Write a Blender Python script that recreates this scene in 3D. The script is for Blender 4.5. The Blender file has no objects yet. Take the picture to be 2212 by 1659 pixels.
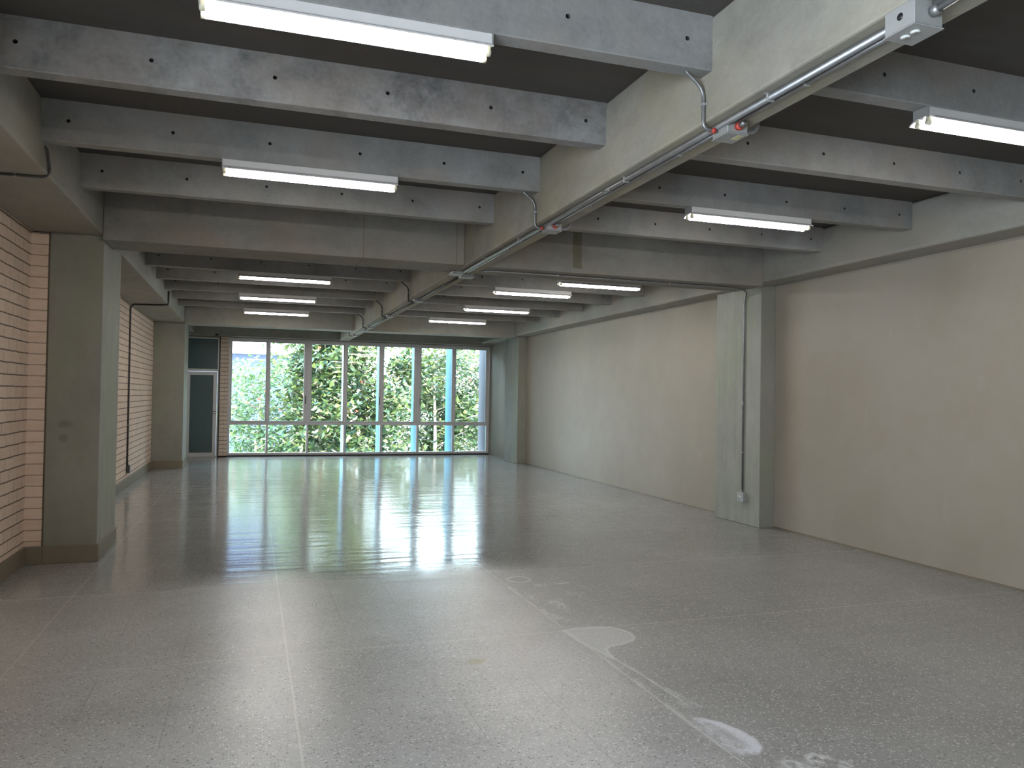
import bpy, bmesh, math, random
from mathutils import Vector, Matrix, noise
random.seed(7)
sc = bpy.context.scene
COL = sc.collection
# ------------------------------------------------------------------ camera
H = 1.55
YAW, PITCH, ROLL, FPX = .3231, .0170, .0157, 1683.41
fw = Vector((math.sin(YAW)*math.cos(PITCH), math.cos(YAW)*math.cos(PITCH), math.sin(PITCH)))
r0 = Vector((math.cos(YAW), -math.sin(YAW), 0)); u0 = r0.cross(fw)
rt = math.cos(ROLL)*r0 + math.sin(ROLL)*u0
up = -math.sin(ROLL)*r0 + math.cos(ROLL)*u0
cd = bpy.data.cameras.new('camera'); cam = bpy.data.objects.new('camera', cd); COL.objects.link(cam)
cd.sensor_width = 36; cd.lens = FPX/2212*36; cd.clip_start = .05; cd.clip_end = 300
m = Matrix((rt, up, -fw)).transposed().to_4x4(); m.translation = (0, 0, H)
cam.matrix_world = m
sc.camera = cam
# ------------------------------------------------------------------ light
SKY, SUN, TUBE = 27.0, 16.0, 62.0
w = bpy.data.worlds.new('world'); sc.world = w; w.use_nodes = True
wn = w.node_tree.nodes; wl = w.node_tree.links
bg = wn['Background']; tc = wn.new('ShaderNodeTexCoord'); sp = wn.new('ShaderNodeSeparateXYZ'); rp = wn.new('ShaderNodeValToRGB')
wl.new(tc.outputs['Generated'], sp.inputs[0]); wl.new(sp.outputs['Z'], rp.inputs[0]); wl.new(rp.outputs[0], bg.inputs['Color'])
rp.color_ramp.elements[0].position = .0; rp.color_ramp.elements[0].color = (.74, .87, 1, 1)
rp.color_ramp.elements[1].position = .6; rp.color_ramp.elements[1].color = (.66, .82, 1, 1)
bg.inputs['Strength'].default_value = SKY
sd = bpy.data.lights.new('sun', 'SUN'); sun = bpy.data.objects.new('sun', sd); COL.objects.link(sun)
sd.energy = SUN; sd.angle = .02; sd.color = (1, .95, .86)
sun.rotation_euler = Vector((-.35, .62, -.95)).to_track_quat('-Z', 'Y').to_euler()
def portal(name, loc, sx, sy, direction):
    d = bpy.data.lights.new(name, 'AREA'); d.shape = 'RECTANGLE'; d.size = sx; d.size_y = sy
    d.cycles.is_portal = True
    o = bpy.data.objects.new(name, d); COL.objects.link(o); o.location = loc
    o.rotation_euler = Vector(direction).to_track_quat('-Z', 'Y').to_euler()
portal('daylight_portal', (2.77, 20.28, 1.47), 6.8, 2.9, (0, -1, 0))
portal('daylight_portal', (-1.888-.15, -.45, 1.6), 2.7, 2.2, (1, 0, 0))
sc.view_settings.view_transform = 'Standard'; sc.view_settings.look = 'None'
sc.view_settings.exposure = .13; sc.view_settings.gamma = 1
sc.cycles.use_denoising = True
sc.cycles.max_bounces = 8; sc.cycles.diffuse_bounces = 5; sc.cycles.glossy_bounces = 4
sc.cycles.transparent_max_bounces = 12; sc.cycles.sample_clamp_indirect = 4
sc.cycles.caustics_reflective = False; sc.cycles.caustics_refractive = False

# ------------------------------------------------------------------ materials
class NT:
    def __init__(s, name):
        s.m = bpy.data.materials.new(name); s.m.use_nodes = True
        s.n = s.m.node_tree.nodes; s.l = s.m.node_tree.links; s.n.clear()
        s.out = s.n.new('ShaderNodeOutputMaterial')
    def add(s, t, **k):
        x = s.n.new(t)
        for a, b in k.items(): setattr(x, a, b)
        return x
    def link(s, a, b): s.l.new(a, b)
    def put(s, sock, v):
        if isinstance(v, bpy.types.NodeSocket): s.l.new(v, sock)
        else: sock.default_value = v
    def math(s, op, a, b=0., c=0., clamp=False):
        x = s.add('ShaderNodeMath', operation=op); x.use_clamp = clamp
        s.put(x.inputs[0], a); s.put(x.inputs[1], b); s.put(x.inputs[2], c); return x.outputs[0]
    def pos(s):
        return s.add('ShaderNodeNewGeometry').outputs['Position']
    def xyz(s, v):
        x = s.add('ShaderNodeSeparateXYZ'); s.link(v, x.inputs[0]); return x.outputs
    def mapping(s, v, scale=(1, 1, 1), loc=(0, 0, 0)):
        x = s.add('ShaderNodeMapping'); s.link(v, x.inputs[0]); x.inputs['Scale'].default_value = scale
        x.inputs['Location'].default_value = loc; return x.outputs[0]
    def noise(s, v, scale, detail=4, rough=.55, dist=0.):
        x = s.add('ShaderNodeTexNoise'); s.link(v, x.inputs['Vector']); x.inputs['Scale'].default_value = scale
        x.inputs['Detail'].default_value = detail; x.inputs['Roughness'].default_value = rough
        x.inputs['Distortion'].default_value = dist; return x.outputs['Fac']
    def ramp(s, f, pts):
        x = s.add('ShaderNodeValToRGB'); s.link(f, x.inputs[0]); e = x.color_ramp.elements
        while len(e) < len(pts): e.new(.5)
        for i, (p, c) in enumerate(pts):
            e[i].position = p; e[i].color = (c if isinstance(c, tuple) else (c, c, c)) + (1,)
        return x.outputs[0]
    def mix(s, f, a, b, mode='MIX'):
        x = s.add('ShaderNodeMix', data_type='RGBA', blend_type=mode)
        s.put(x.inputs[0], f)
        for i, v in ((6, a), (7, b)):
            if isinstance(v, tuple): v = v + (1,) if len(v) == 3 else v
            s.put(x.inputs[i], v)
        return x.outputs[2]
    def bump(s, h, strength=.3, dist=.01, normal=None):
        x = s.add('ShaderNodeBump'); s.link(h, x.inputs['Height']); x.inputs['Strength'].default_value = strength
        x.inputs['Distance'].default_value = dist
        if normal: s.link(normal, x.inputs['Normal'])
        return x.outputs[0]
    def bsdf(s, color, rough=.6, metal=0., normal=None, spec=.5, **k):
        x = s.add('ShaderNodeBsdfPrincipled')
        if isinstance(color, tuple) and len(color) == 3: color = color + (1,)
        s.put(x.inputs['Base Color'], color); s.put(x.inputs['Roughness'], rough); s.put(x.inputs['Metallic'], metal)
        s.put(x.inputs['Specular IOR Level'], spec)
        if normal: s.link(normal, x.inputs['Normal'])
        for a, b in k.items(): s.put(x.inputs[a.replace('_', ' ')], b)
        s.link(x.outputs[0], s.out.inputs[0]); return x

def m_plain(name, c, rough=.5, metal=0., var=.06, **k):
    t = NT(name); f = t.noise(t.pos(), 14, 3)
    lo = tuple(v*(1-var) for v in c); hi = tuple(min(1, v*(1+var)) for v in c)
    t.bsdf(t.ramp(f, [(.3, lo), (.7, hi)]), rough, metal, **k); return t.m

def m_concrete(name, base, grain=(1, 1, 1), contrast=.22, streak=False, rough=.8, tint=(.04, .0, -.03), drip=False, seam_x=None, light=.0, smudge=False):
    """cast concrete: broad mottling, trowel/form marks, fine pitting, bugholes"""
    t = NT(name); p = t.pos(); q = t.mapping(p, grain)
    a = t.noise(q, .9, 5, .6, .3); b = t.noise(q, 4.5, 6, .65, .4); c = t.noise(p, 38, 4, .6)
    f = t.math('ADD', t.math('MULTIPLY', a, .5), t.math('MULTIPLY', b, .35)); f = t.math('ADD', f, t.math('MULTIPLY', c, .15))
    lo = tuple(max(.01, v*(1-contrast*1.5)) for v in base); hi = tuple(v*(1+contrast*1.3) for v in base)
    col = t.ramp(f, [(.33, lo), (.5, base), (.66, hi)])
    warm = tuple(max(.01, v+d*v*4) for v, d in zip(base, tint))
    col = t.mix(t.math('MULTIPLY', t.ramp(t.noise(q, 1.7, 3, .5, .2), [(.45, 0.), (.62, 1.)]), .45), col, warm)
    if streak:
        s = t.noise(t.mapping(p, (9, 9, .45)), 1.6, 5, .6, .6)
        col = t.mix(.55, col, t.ramp(s, [(.3, .42), (.6, .5), (.75, .62)]), 'OVERLAY')
        spk = t.noise(t.mapping(p, (20, 20, 5)), 1.2, 4, .7)
        col = t.mix(t.ramp(spk, [(.68, 0.), (.76, .55)]), col, tuple(min(1, v*1.9) for v in base))
    v = t.add('ShaderNodeTexVoronoi'); t.link(p, v.inputs['Vector']); v.inputs['Scale'].default_value = 9
    hole = t.ramp(v.outputs['Distance'], [(.02, 1.), (.045, 0.)])
    col = t.mix(t.math('MULTIPLY', hole, .5), col, tuple(v_*.35 for v_ in base))
    if light:
        e = t.ramp(t.noise(q, 3.2, 8, .72, .8), [(.60, 0.), (.70, 1.)])
        col = t.mix(t.math('MULTIPLY', e, light), col, tuple(min(1, v_*1.7) for v_ in base))
    if drip:   # old brown leak stain with its own outline, and the vertical joints of the formwork
        X, Y, Z = t.xyz(p)
        wob = t.math('MULTIPLY', t.math('SUBTRACT', t.noise(p, 9, 3), .5), .05)
        dx = t.math('ABSOLUTE', t.math('SUBTRACT', t.math('ADD', X, wob), 3.362))
        inx = t.math('SUBTRACT', 1., t.math('MULTIPLY', t.math('SUBTRACT', dx, .045), 120., clamp=False), clamp=True)
        inz = t.math('MULTIPLY', t.math('SUBTRACT', Z, 2.965), 80., clamp=True)
        iny = t.math('LESS_THAN', t.math('ABSOLUTE', t.math('SUBTRACT', Y, 7.85)), .02)
        col = t.mix(t.math('MULTIPLY', t.math('MULTIPLY', inx, inz), t.math('MULTIPLY', iny, .75)), col, (.15, .125, .08))
    if smudge:   # two dark hand-sized smears at chest height on the near left column
        X, Y, Z = t.xyz(p); wob = t.math('MULTIPLY', t.math('SUBTRACT', t.noise(p, 12, 3), .5), .9)
        for cx, cz, rx, rz in ((-1.575, 1.245, .075, .042), (-1.592, 1.118, .045, .045)):
            e = t.math('ADD', t.math('POWER', t.math('DIVIDE', t.math('SUBTRACT', X, cx), rx), 2.), t.math('POWER', t.math('DIVIDE', t.math('SUBTRACT', Z, cz), rz), 2.))
            k = t.math('SUBTRACT', 1.15, t.math('ADD', e, wob), clamp=True)
            col = t.mix(t.math('MULTIPLY', t.math('MULTIPLY', k, t.math('LESS_THAN', Y, 8.2)), .35), col, (.10, .10, .085))
    if seam_x is not None:
        X, Y, Z = t.xyz(p)
        for sx in seam_x:
            d = t.math('ABSOLUTE', t.math('SUBTRACT', X, sx))
            col = t.mix(t.math('MULTIPLY', t.math('LESS_THAN', d, .035), .25), col, (.30, .27, .19))
            col = t.mix(t.math('MULTIPLY', t.math('LESS_THAN', d, .004), .5), col, (.08, .075, .07))
    h = t.math('ADD', t.math('MULTIPLY', b, .5), t.math('MULTIPLY', c, .35)); h = t.math('SUBTRACT', h, t.math('MULTIPLY', hole, .4))
    t.bsdf(col, rough, normal=t.bump(h, .35, .012), spec=.3); return t.m

def m_plaster():
    t = NT('painted_plaster'); p = t.pos()
    a = t.noise(p, .55, 4, .5, .3); b = t.noise(p, 3, 5, .6)
    col = t.ramp(t.math('ADD', t.math('MULTIPLY', a, .7), t.math('MULTIPLY', b, .3)), [(.35, (.34, .295, .235)), (.5, (.365, .32, .258)), (.65, (.39, .35, .295))])
    sc_ = t.noise(t.mapping(p, (1, 2.2, .9)), 2.4, 3, .4, .9)
    col = t.mix(t.ramp(sc_, [(.68, 0.), (.78, .12)]), col, (.50, .48, .44))
    v = t.add('ShaderNodeTexVoronoi'); t.link(t.mapping(p, (1, 1, .5)), v.inputs['Vector']); v.inputs['Scale'].default_value = .75
    col = t.mix(t.ramp(v.outputs['Distance'], [(.012, .35), (.022, 0.)]), col, (.75, .74, .7))
    t.bsdf(col, .62, normal=t.bump(t.noise(p, 60, 3), .12, .004), spec=.3); return t.m

def m_brick(axis, name='brick_masonry', bedk=.85, bw=.245):
    """pale pink-beige brick with dark recessed bed joints"""
    t = NT(name); p = t.pos(); X, Y, Z = t.xyz(p)
    cmb = t.add('ShaderNodeCombineXYZ'); t.link(Y if axis == 'y' else X, cmb.inputs[0]); t.link(Z, cmb.inputs[1])
    wv = t.noise(p, 7, 2); off = t.add('ShaderNodeVectorMath', operation='ADD'); t.link(cmb.outputs[0], off.inputs[0])
    c2 = t.add('ShaderNodeCombineXYZ'); t.link(t.math('MULTIPLY', t.math('SUBTRACT', wv, .5), .012), c2.inputs[1]); t.link(c2.outputs[0], off.inputs[1])
    b = t.add('ShaderNodeTexBrick'); t.link(off.outputs[0], b.inputs['Vector'])
    b.inputs['Scale'].default_value = 1; b.inputs['Brick Width'].default_value = bw; b.inputs['Row Height'].default_value = .0985
    b.inputs['Mortar Size'].default_value = .005; b.inputs['Mortar Smooth'].default_value = .25; b.offset = .5
    b.inputs['Color1'].default_value = (.74, .585, .475, 1); b.inputs['Color2'].default_value = (.80, .64, .52, 1); b.inputs['Mortar'].default_value = (.48, .37, .29, 1)
    b.inputs['Bias'].default_value = 0
    n = t.noise(t.mapping(p, (1, 1, 3)), 9, 5, .65)
    col = t.mix(.5, b.outputs['Color'], t.ramp(n, [(.3, .38), (.7, .62)]), 'OVERLAY')
    # bed joints read stronger than the head joints
    r = t.math('FRACT', t.math('DIVIDE', t.math('ADD', Z, t.math('MULTIPLY', t.math('SUBTRACT', wv, .5), .012)), .0985))
    bed = t.math('LESS_THAN', t.math('MINIMUM', r, t.math('SUBTRACT', 1., r)), .06)
    col = t.mix(t.math('MULTIPLY', bed, bedk), col, (.17, .13, .095))
    h = t.math('SUBTRACT', t.math('MULTIPLY', n, .3), bed)
    t.bsdf(col, .85, normal=t.bump(h, .6, .01), spec=.2); return t.m

JX = (-1.24, .237, 2.03); JY = (4.83, 6.62, 8.41, 10.2, 11.99, 13.78, 15.57, 17.36)
def m_floor():
    t = NT('polished_terrazzo'); p = t.pos(); X, Y, Z = t.xyz(p)
    pol = t.math('MULTIPLY', t.math('SUBTRACT', t.math('ADD', Y, t.math('MULTIPLY', t.noise(p, .8, 3), .5)), 6.78), 1.6, clamp=True)
    side = t.math('MULTIPLY', t.math('SUBTRACT', 2.09, t.math('ADD', X, t.math('MULTIPLY', t.noise(p, 5, 3), .1))), 12., clamp=True)
    film = t.math('MULTIPLY', side, t.math('SUBTRACT', 1., t.math('MULTIPLY', pol, .8)))   # dusty unpolished panels left of the long joint
    dull = t.ramp(t.noise(p, .7, 4, .5, .5), [(.35, (.285, .275, .258)), (.65, (.345, .335, .315))])
    col = t.mix(film, dull, t.ramp(t.noise(p, 1.1, 4, .5, .5), [(.35, (.375, .366, .347)), (.65, (.465, .456, .437))]))
    n2 = t.noise(t.mapping(p, (1, .5, 1)), 2.2, 5, .6, .6)
    col = t.mix(.35, col, t.ramp(n2, [(.3, .4), (.7, .6)]), 'OVERLAY')
    for sc_, seed, lo, hi, k in ((72, 0, (.10, .097, .092), (.66, .65, .62), .95), (170, 3.3, (.12, .117, .112), (.60, .59, .57), .8)):
        v = t.add('ShaderNodeTexVoronoi'); t.link(t.mapping(p, (1, 1, 1), (seed, seed, 0)), v.inputs['Vector']); v.inputs['Scale'].default_value = sc_
        g = t.xyz(v.outputs['Color'])[0]
        chip = t.ramp(g, [(.0, lo), (.22, (.33, .325, .31)), (.7, (.38, .37, .35)), (.80, hi)])
        msk = t.ramp(v.outputs['Distance'], [(.28, 1.), (.5, 0.)])
        ext = t.math('MAXIMUM', t.ramp(g, [(.22, 1.), (.32, 0.)]), t.ramp(g, [(.70, 0.), (.82, 1.)]))
        col = t.mix(t.math('MULTIPLY', t.math('MULTIPLY', msk, ext), k), col, chip)
    # panel joints
    def near(c, x0, wd):
        return t.math('LESS_THAN', t.math('ABSOLUTE', t.math('SUBTRACT', c, x0)), wd)
    wob = t.math('MULTIPLY', t.math('SUBTRACT', t.noise(p, 3, 2), .5), .012)
    Xw = t.math('ADD', X, wob); Yw = t.math('ADD', Y, wob); j = None
    for a in JX:
        q = near(Xw, a, .0055); j = q if j is None else t.math('MAXIMUM', j, q)
    for a in JY: j = t.math('MAXIMUM', j, near(Yw, a, .0055))
    col = t.mix(t.math('MULTIPLY', j, .6), col, (.62, .59, .54))
    # fainter saw cuts
    s_ = None
    for a in (-.75, -.35, .62, 1.05, 1.5, 2.57, 2.575, 3.82):
        q = near(Xw, a, .0028); s_ = q if s_ is None else t.math('MAXIMUM', s_, q)
    col = t.mix(t.math('MULTIPLY', s_, t.math('MULTIPLY', t.ramp(t.noise(p, .9, 2), [(.42, 0.), (.55, 1.)]), .4)), col, (.15, .15, .145))
    # dried residue, painted where it lies on the floor
    at = t.add('ShaderNodeAttribute', attribute_name='residue')
    amt = at.outputs['Alpha']
    grit = t.ramp(t.noise(p, 60, 4, .7), [(.3, .65), (.6, 1.)])
    amt2 = t.math('MULTIPLY', amt, grit)
    col = t.mix(amt2, col, at.outputs['Color'])
    # polish: mirror-like beyond the worn strip, dull near the camera and on the residue
    rn = t.noise(t.mapping(p, (.5, 2.2, 1)), 1.3, 4, .6)
    rough = t.math('ADD', t.math('MULTIPLY', rn, .10), t.math('SUBTRACT', .28, t.math('MULTIPLY', pol, .20)))
    rough = t.math('ADD', rough, t.math('MULTIPLY', amt2, .35))
    und = t.noise(t.mapping(p, (.35, 3.2, 1)), 1.5, 3, .5, .4)
    nrm = t.bump(und, .5, .012)
    nrm = t.bump(t.noise(t.mapping(p, (40, 9, 1)), 1.5, 2, .5), .10, .0012, nrm)
    t.bsdf(col, rough, normal=nrm, spec=.5); return t.m

M = {}
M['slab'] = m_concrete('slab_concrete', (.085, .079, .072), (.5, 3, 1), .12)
M['joist'] = m_concrete('joist_concrete', (.285, .28, .27), (1, 1, 1), .26)
M['joist_rough'] = m_concrete('rough_joist_concrete', (.235, .23, .225), (1.6, 1, 1.6), .5, light=.4)
M['beam'] = m_concrete('beam_concrete', (.275, .26, .235), (1, 1, 1.3), .2, drip=True, seam_x=(1.04, 2.0))
M['main'] = m_concrete('main_beam_concrete', (.33, .31, .265), (1.2, .7, 1.2), .2, tint=(.04, .02, -.04), light=.35)
M['edge'] = m_concrete('edge_beam_concrete', (.32, .315, .28), (1, .5, 1), .16, light=.2)
M['column'] = m_concrete('column_concrete', (.335, .335, .295), (1, 1, .5), .17, tint=(.0, .02, -.03), streak=True)
M['column_front_shaded'] = m_concrete('shaded_smooth_concrete', (.28, .27, .235), (1, 1, .7), .13, tint=(.0, .02, -.03), smudge=True)  # darker base holds the shade of the near-facing sides, plus the smears
M['plaster'] = m_plaster()
M['brick_y'] = m_brick('y'); M['brick_x'] = m_brick('x', 'brick_pier_masonry')
M['brick_strip'] = m_brick('x', 'brick_reveal_masonry', .22, 9.)
M['floor'] = m_floor()
M['skirt'] = m_plain('skirting_mortar', (.21, .175, .125), .6)
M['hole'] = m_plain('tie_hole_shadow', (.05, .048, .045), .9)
M['alu'] = m_plain('anodised_aluminium', (.66, .63, .63), .45, .15, .04)
M['alu_white'] = m_plain('pale_aluminium', (.66, .66, .66), .4, .2, .03)
M['black'] = m_plain('black_plastic', (.02, .02, .02), .4)
M['conduit'] = m_plain('galvanised_steel', (.30, .30, .30), .42, .75, .12)
M['conduit_dark'] = m_plain('weathered_steel', (.09, .09, .09), .5, .6, .1)
M['box'] = m_plain('zinc_box_steel', (.40, .40, .39), .5, .3, .06)
M['red'] = m_plain('red_tape', (.55, .06, .04), .5)
M['enamel'] = m_plain('white_enamel', (.78, .75, .73), .35, 0, .02)
M['socket'] = m_plain('lamp_socket_plastic', (.72, .68, .50), .4)
M['plate'] = m_plain('cream_plate', (.72, .72, .68), .4)
M['knob'] = m_plain('chrome', (.7, .7, .72), .15, 1.)
M['turquoise'] = m_plain('turquoise_paint', (.013, .105, .155), .6, 0, .25)
M['lilac'] = m_plain('pale_grey_render', (.062, .062, .078), .8, 0, .06)
M['white_render'] = m_plain('white_render', (.82, .82, .86), .8, 0, .04)
M['slate'] = m_plain('blue_grey_render', (.022, .032, .065), .7, 0, .1)
M['dark_win'] = m_plain('dark_window_glass', (.05, .07, .10), .1)
M['ground'] = m_plain('courtyard_paving', (.45, .43, .38), .9, 0, .2)
M['bark'] = m_plain('bark', (.30, .25, .20), .9, 0, .35)
M['blossom'] = m_plain('red_blossom', (.75, .08, .04), .6)
def m_tube():
    t = NT('lit_tube'); e = t.add('ShaderNodeEmission'); e.inputs[0].default_value = (1, .97, .93, 1); e.inputs[1].default_value = TUBE
    t.link(e.outputs[0], t.out.inputs[0]); return t.m
M['tube'] = m_tube()
def m_glass(name, tint):
    t = NT(name); a = t.add('ShaderNodeBsdfTransparent'); a.inputs[0].default_value = tint + (1,)
    g = t.add('ShaderNodeBsdfGlossy'); g.inputs['Roughness'].default_value = .02
    f = t.add('ShaderNodeFresnel'); f.inputs[0].default_value = 1.35
    mx = t.add('ShaderNodeMixShader'); t.link(f.outputs[0], mx.inputs[0]); t.link(a.outputs[0], mx.inputs[1]); t.link(g.outputs[0], mx.inputs[2])
    t.link(mx.outputs[0], t.out.inputs[0]); return t.m
M['glass'] = m_glass('window_glass', (.93, .97, .96))
M['door_glass'] = m_plain('obscured_teal_glass', (.075, .12, .125), .22, 0, .06)
def m_leaf(name, stops):
    t = NT(name); at = t.add('ShaderNodeAttribute', attribute_name='tone')
    col = t.ramp(at.outputs['Fac'], stops)
    d = t.add('ShaderNodeBsdfPrincipled'); t.link(col, d.inputs['Base Color']); d.inputs['Roughness'].default_value = .35
    tr = t.add('ShaderNodeBsdfTranslucent'); t.link(t.mix(.25, col, (.30, .36, .05), 'MIX'), tr.inputs[0])
    mx = t.add('ShaderNodeMixShader'); mx.inputs[0].default_value = .28
    t.link(d.outputs[0], mx.inputs[1]); t.link(tr.outputs[0], mx.inputs[2]); t.link(mx.outputs[0], t.out.inputs[0]); return t.m
M['leaf_a'] = m_leaf('broad_leaf', [(0, (.012, .034, .025)), (.42, (.030, .062, .030)), (.72, (.11, .14, .035)), (1, (.36, .28, .17))])
M['leaf_b'] = m_leaf('fine_leaf', [(0, (.012, .032, .023)), (.6, (.034, .060, .030)), (1, (.16, .17, .07))])
M['leaf_c'] = m_leaf('pale_leaf', [(0, (.018, .060, .038)), (.6, (.05, .10, .038)), (1, (.18, .21, .07))])

# ------------------------------------------------------------------ mesh helpers
class MB:
    def __init__(s): s.bm = bmesh.new()
    def box(s, x0, x1, y0, y1, z0, z1, bevel=0., seg=1, mi=0):
        b = bmesh.new(); bmesh.ops.create_cube(b, size=1)
        for v in b.verts:
            v.co = Vector(((x0+x1)/2+v.co.x*(x1-x0), (y0+y1)/2+v.co.y*(y1-y0), (z0+z1)/2+v.co.z*(z1-z0)))
        if bevel: bmesh.ops.bevel(b, geom=b.edges[:], offset=bevel, segments=seg, profile=.5, affect='EDGES')
        return s._in(b, mi)
    def _in(s, b, mi=0, smooth=False):
        for f in b.faces: f.material_index = mi; f.smooth = smooth
        me = bpy.data.meshes.new('tmp'); b.to_mesh(me); b.free(); s.bm.from_mesh(me); bpy.data.meshes.remove(me); return s
    def cyl(s, p0, p1, r, seg=12, mi=0, r2=None, smooth=True):
        p0, p1 = Vector(p0), Vector(p1); d = p1-p0; b = bmesh.new()
        bmesh.ops.create_cone(b, cap_ends=True, segments=seg, radius1=r, radius2=r if r2 is None else r2, depth=d.length)
        b.transform(Matrix.Translation((p0+p1)/2) @ d.to_track_quat('Z', 'Y').to_matrix().to_4x4())
        return s._in(b, mi, smooth)
    def tube(s, pts, r, seg=10, mi=0, radii=None):
        pts = [Vector(p) for p in pts]; b = bmesh.new(); rings = []; n = len(pts)
        ref = Vector((0, 0, 1)); prev = None
        for i, p in enumerate(pts):
            t = (pts[min(i+1, n-1)]-pts[max(i-1, 0)]).normalized()
            if prev is None: a = t.cross(ref if abs(t.z) < .9 else Vector((1, 0, 0))).normalized()
            else: a = (prev - t*prev.dot(t)).normalized()
            prev = a; c = t.cross(a); rr = radii[i] if radii else r
            rings.append([b.verts.new(p + rr*(math.cos(2*math.pi*k/seg)*a + math.sin(2*math.pi*k/seg)*c)) for k in range(seg)])
        for i in range(n-1):
            for k in range(seg): b.faces.new((rings[i][k], rings[i][(k+1) % seg], rings[i+1][(k+1) % seg], rings[i+1][k]))
        b.faces.new(rings[0][::-1]); b.faces.new(rings[-1])
        return s._in(b, mi, True)
    def prism(s, prof, x0, x1, mi=0):
        """closed (y,z) outline swept along x"""
        b = bmesh.new(); A = [b.verts.new((x0, y, z)) for y, z in prof]; B = [b.verts.new((x1, y, z)) for y, z in prof]
        n = len(prof)
        for i in range(n): b.faces.new((A[i], A[(i+1) % n], B[(i+1) % n], B[i]))
        b.faces.new(A[::-1]); b.faces.new(B); bmesh.ops.recalc_face_normals(b, faces=b.faces[:]); return s._in(b, mi)
    def build(s, name, mats, parent=None, loc=None):
        me = bpy.data.meshes.new(name); s.bm.to_mesh(me); s.bm.free()
        for m_ in (mats if isinstance(mats, (list, tuple)) else [mats]): me.materials.append(m_)
        o = bpy.data.objects.new(name, me); COL.objects.link(o)
        if parent: o.parent = parent
        if loc: o.location = loc
        return o
def tag(o, label, cat, group=None, kind=None):
    if label: o['label'] = label
    if cat: o['category'] = cat
    if group: o['group'] = group
    if kind: o['kind'] = kind
    return o
def struct(o): o['kind'] = 'structure'; return o
def thing(name, label, cat, loc=(0, 0, 0), rz=0., group=None):
    o = bpy.data.objects.new(name, None); COL.objects.link(o); o.location = loc; o.rotation_euler = (0, 0, rz)
    o.empty_display_size = .1
    return tag(o, label, cat, group)
def dup(root, loc, label, group=None):
    r = root.copy(); COL.objects.link(r); r.location = loc; r['label'] = label
    if group: r['group'] = group
    for ch in list(root.children):
        c = ch.copy(); COL.objects.link(c); c.parent = r
        for g in list(ch.children):
            d = g.copy(); COL.objects.link(d); d.parent = c
    return r
def bend(pts, r=.05, n=6):
    """round the corners of a polyline"""
    P = [Vector(p) for p in pts]; out = [P[0]]
    for i in range(1, len(P)-1):
        a, b, c = P[i-1], P[i], P[i+1]; d1 = (a-b); d2 = (c-b); k = min(r, d1.length*.49, d2.length*.49)
        s, e = b+d1.normalized()*k, b+d2.normalized()*k
        for q in range(n+1):
            u = q/n; out.append((1-u)**2*s + 2*u*(1-u)*b + u*u*e)
    out.append(P[-1]); return out

# ------------------------------------------------------------------ levels and lines of the building
XLW, XLC, XMA, XMB, XRB, XRC, XR = -1.888, -1.30, 2.088, 2.340, 5.77, 5.905, 6.12
ZB, ZL, ZR, ZJ, ZC = 2.914, 2.972, 2.972, 3.147, 3.414
YB, YW = -2.6, 20.2
JW = .105
# floor, with the dried marks as a colour attribute on its mesh
def lin(a, b, n): return [a+(b-a)*i/n for i in range(n)]
xs = lin(XLW-.2, 1.2, 12)+lin(1.2, 1.36, 16)+lin(1.36, 1.85, 10)+lin(1.85, 2.75, 90)+lin(2.75, 6.32, 12)+[6.32]
ys = lin(YB-.2, 2.6, 12)+lin(2.6, 6.5, 360)+lin(6.5, 20.45, 24)+[20.45]
def seg_d(px, py, ax, ay, bx, by):
    dx, dy = bx-ax, by-ay; u = max(0, min(1, ((px-ax)*dx+(py-ay)*dy)/(dx*dx+dy*dy+1e-12)))
    return math.hypot(px-ax-u*dx, py-ay-u*dy)
def poly_sd(px, py, P):
    d = 9; ins = False; n = len(P)
    for i in range(n):
        ax, ay = P[i]; bx, by = P[(i+1) % n]; d = min(d, seg_d(px, py, ax, ay, bx, by))
        if (ay > py) != (by > py) and px < (bx-ax)*(py-ay)/(by-ay)+ax: ins = not ins
    return -d if ins else d
def line_d(px, py, P): return min(seg_d(px, py, *P[i], *P[i+1]) for i in range(len(P)-1))
def sst(a, b, x): u = max(0, min(1, (x-a)/(b-a))); return u*u*(3-2*u)
heart = [(1.993, 4.842), (2.102, 4.877), (2.267, 4.864), (2.35, 4.83), (2.405, 4.76), (2.432, 4.66), (2.41, 4.57), (2.354, 4.505), (2.25, 4.455), (2.17, 4.445), (2.125, 4.40), (2.11, 4.322), (2.092, 4.18), (2.06, 4.28), (2.035, 4.43), (2.008, 4.6)]
cres = [(2.07, 3.36), (2.124, 3.335), (2.186, 3.262), (2.222, 3.15), (2.232, 3.05), (2.205, 2.965), (2.146, 2.912), (2.068, 2.925), (2.03, 2.98), (2.02, 3.15), (2.04, 3.3)]
tail = [(2.092, 4.2), (2.12, 3.95), (2.13, 3.7), (2.14, 3.55)]
tail2 = [(2.15, 3.72), (2.17, 3.58), (2.19, 3.45)]
blobs = [(2.32, 6.05, .10, .05, .5), (2.48, 6.08, .10, .035, .7), (2.04, 5.98, .045, .10, .7), (2.09, 5.72, .05, .12, .4), (2.06, 5.25, .05, .14, .55), (2.45, 5.72, .10, .09, .3), (2.24, 5.5, .09, .16, .5), (2.12, 5.1, .035, .10, .5), (2.22, 2.78, .12, .08, .5), (2.35, 2.80, .08, .06, .8), (2.44, 2.74, .05, .05, .9)]
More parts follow.
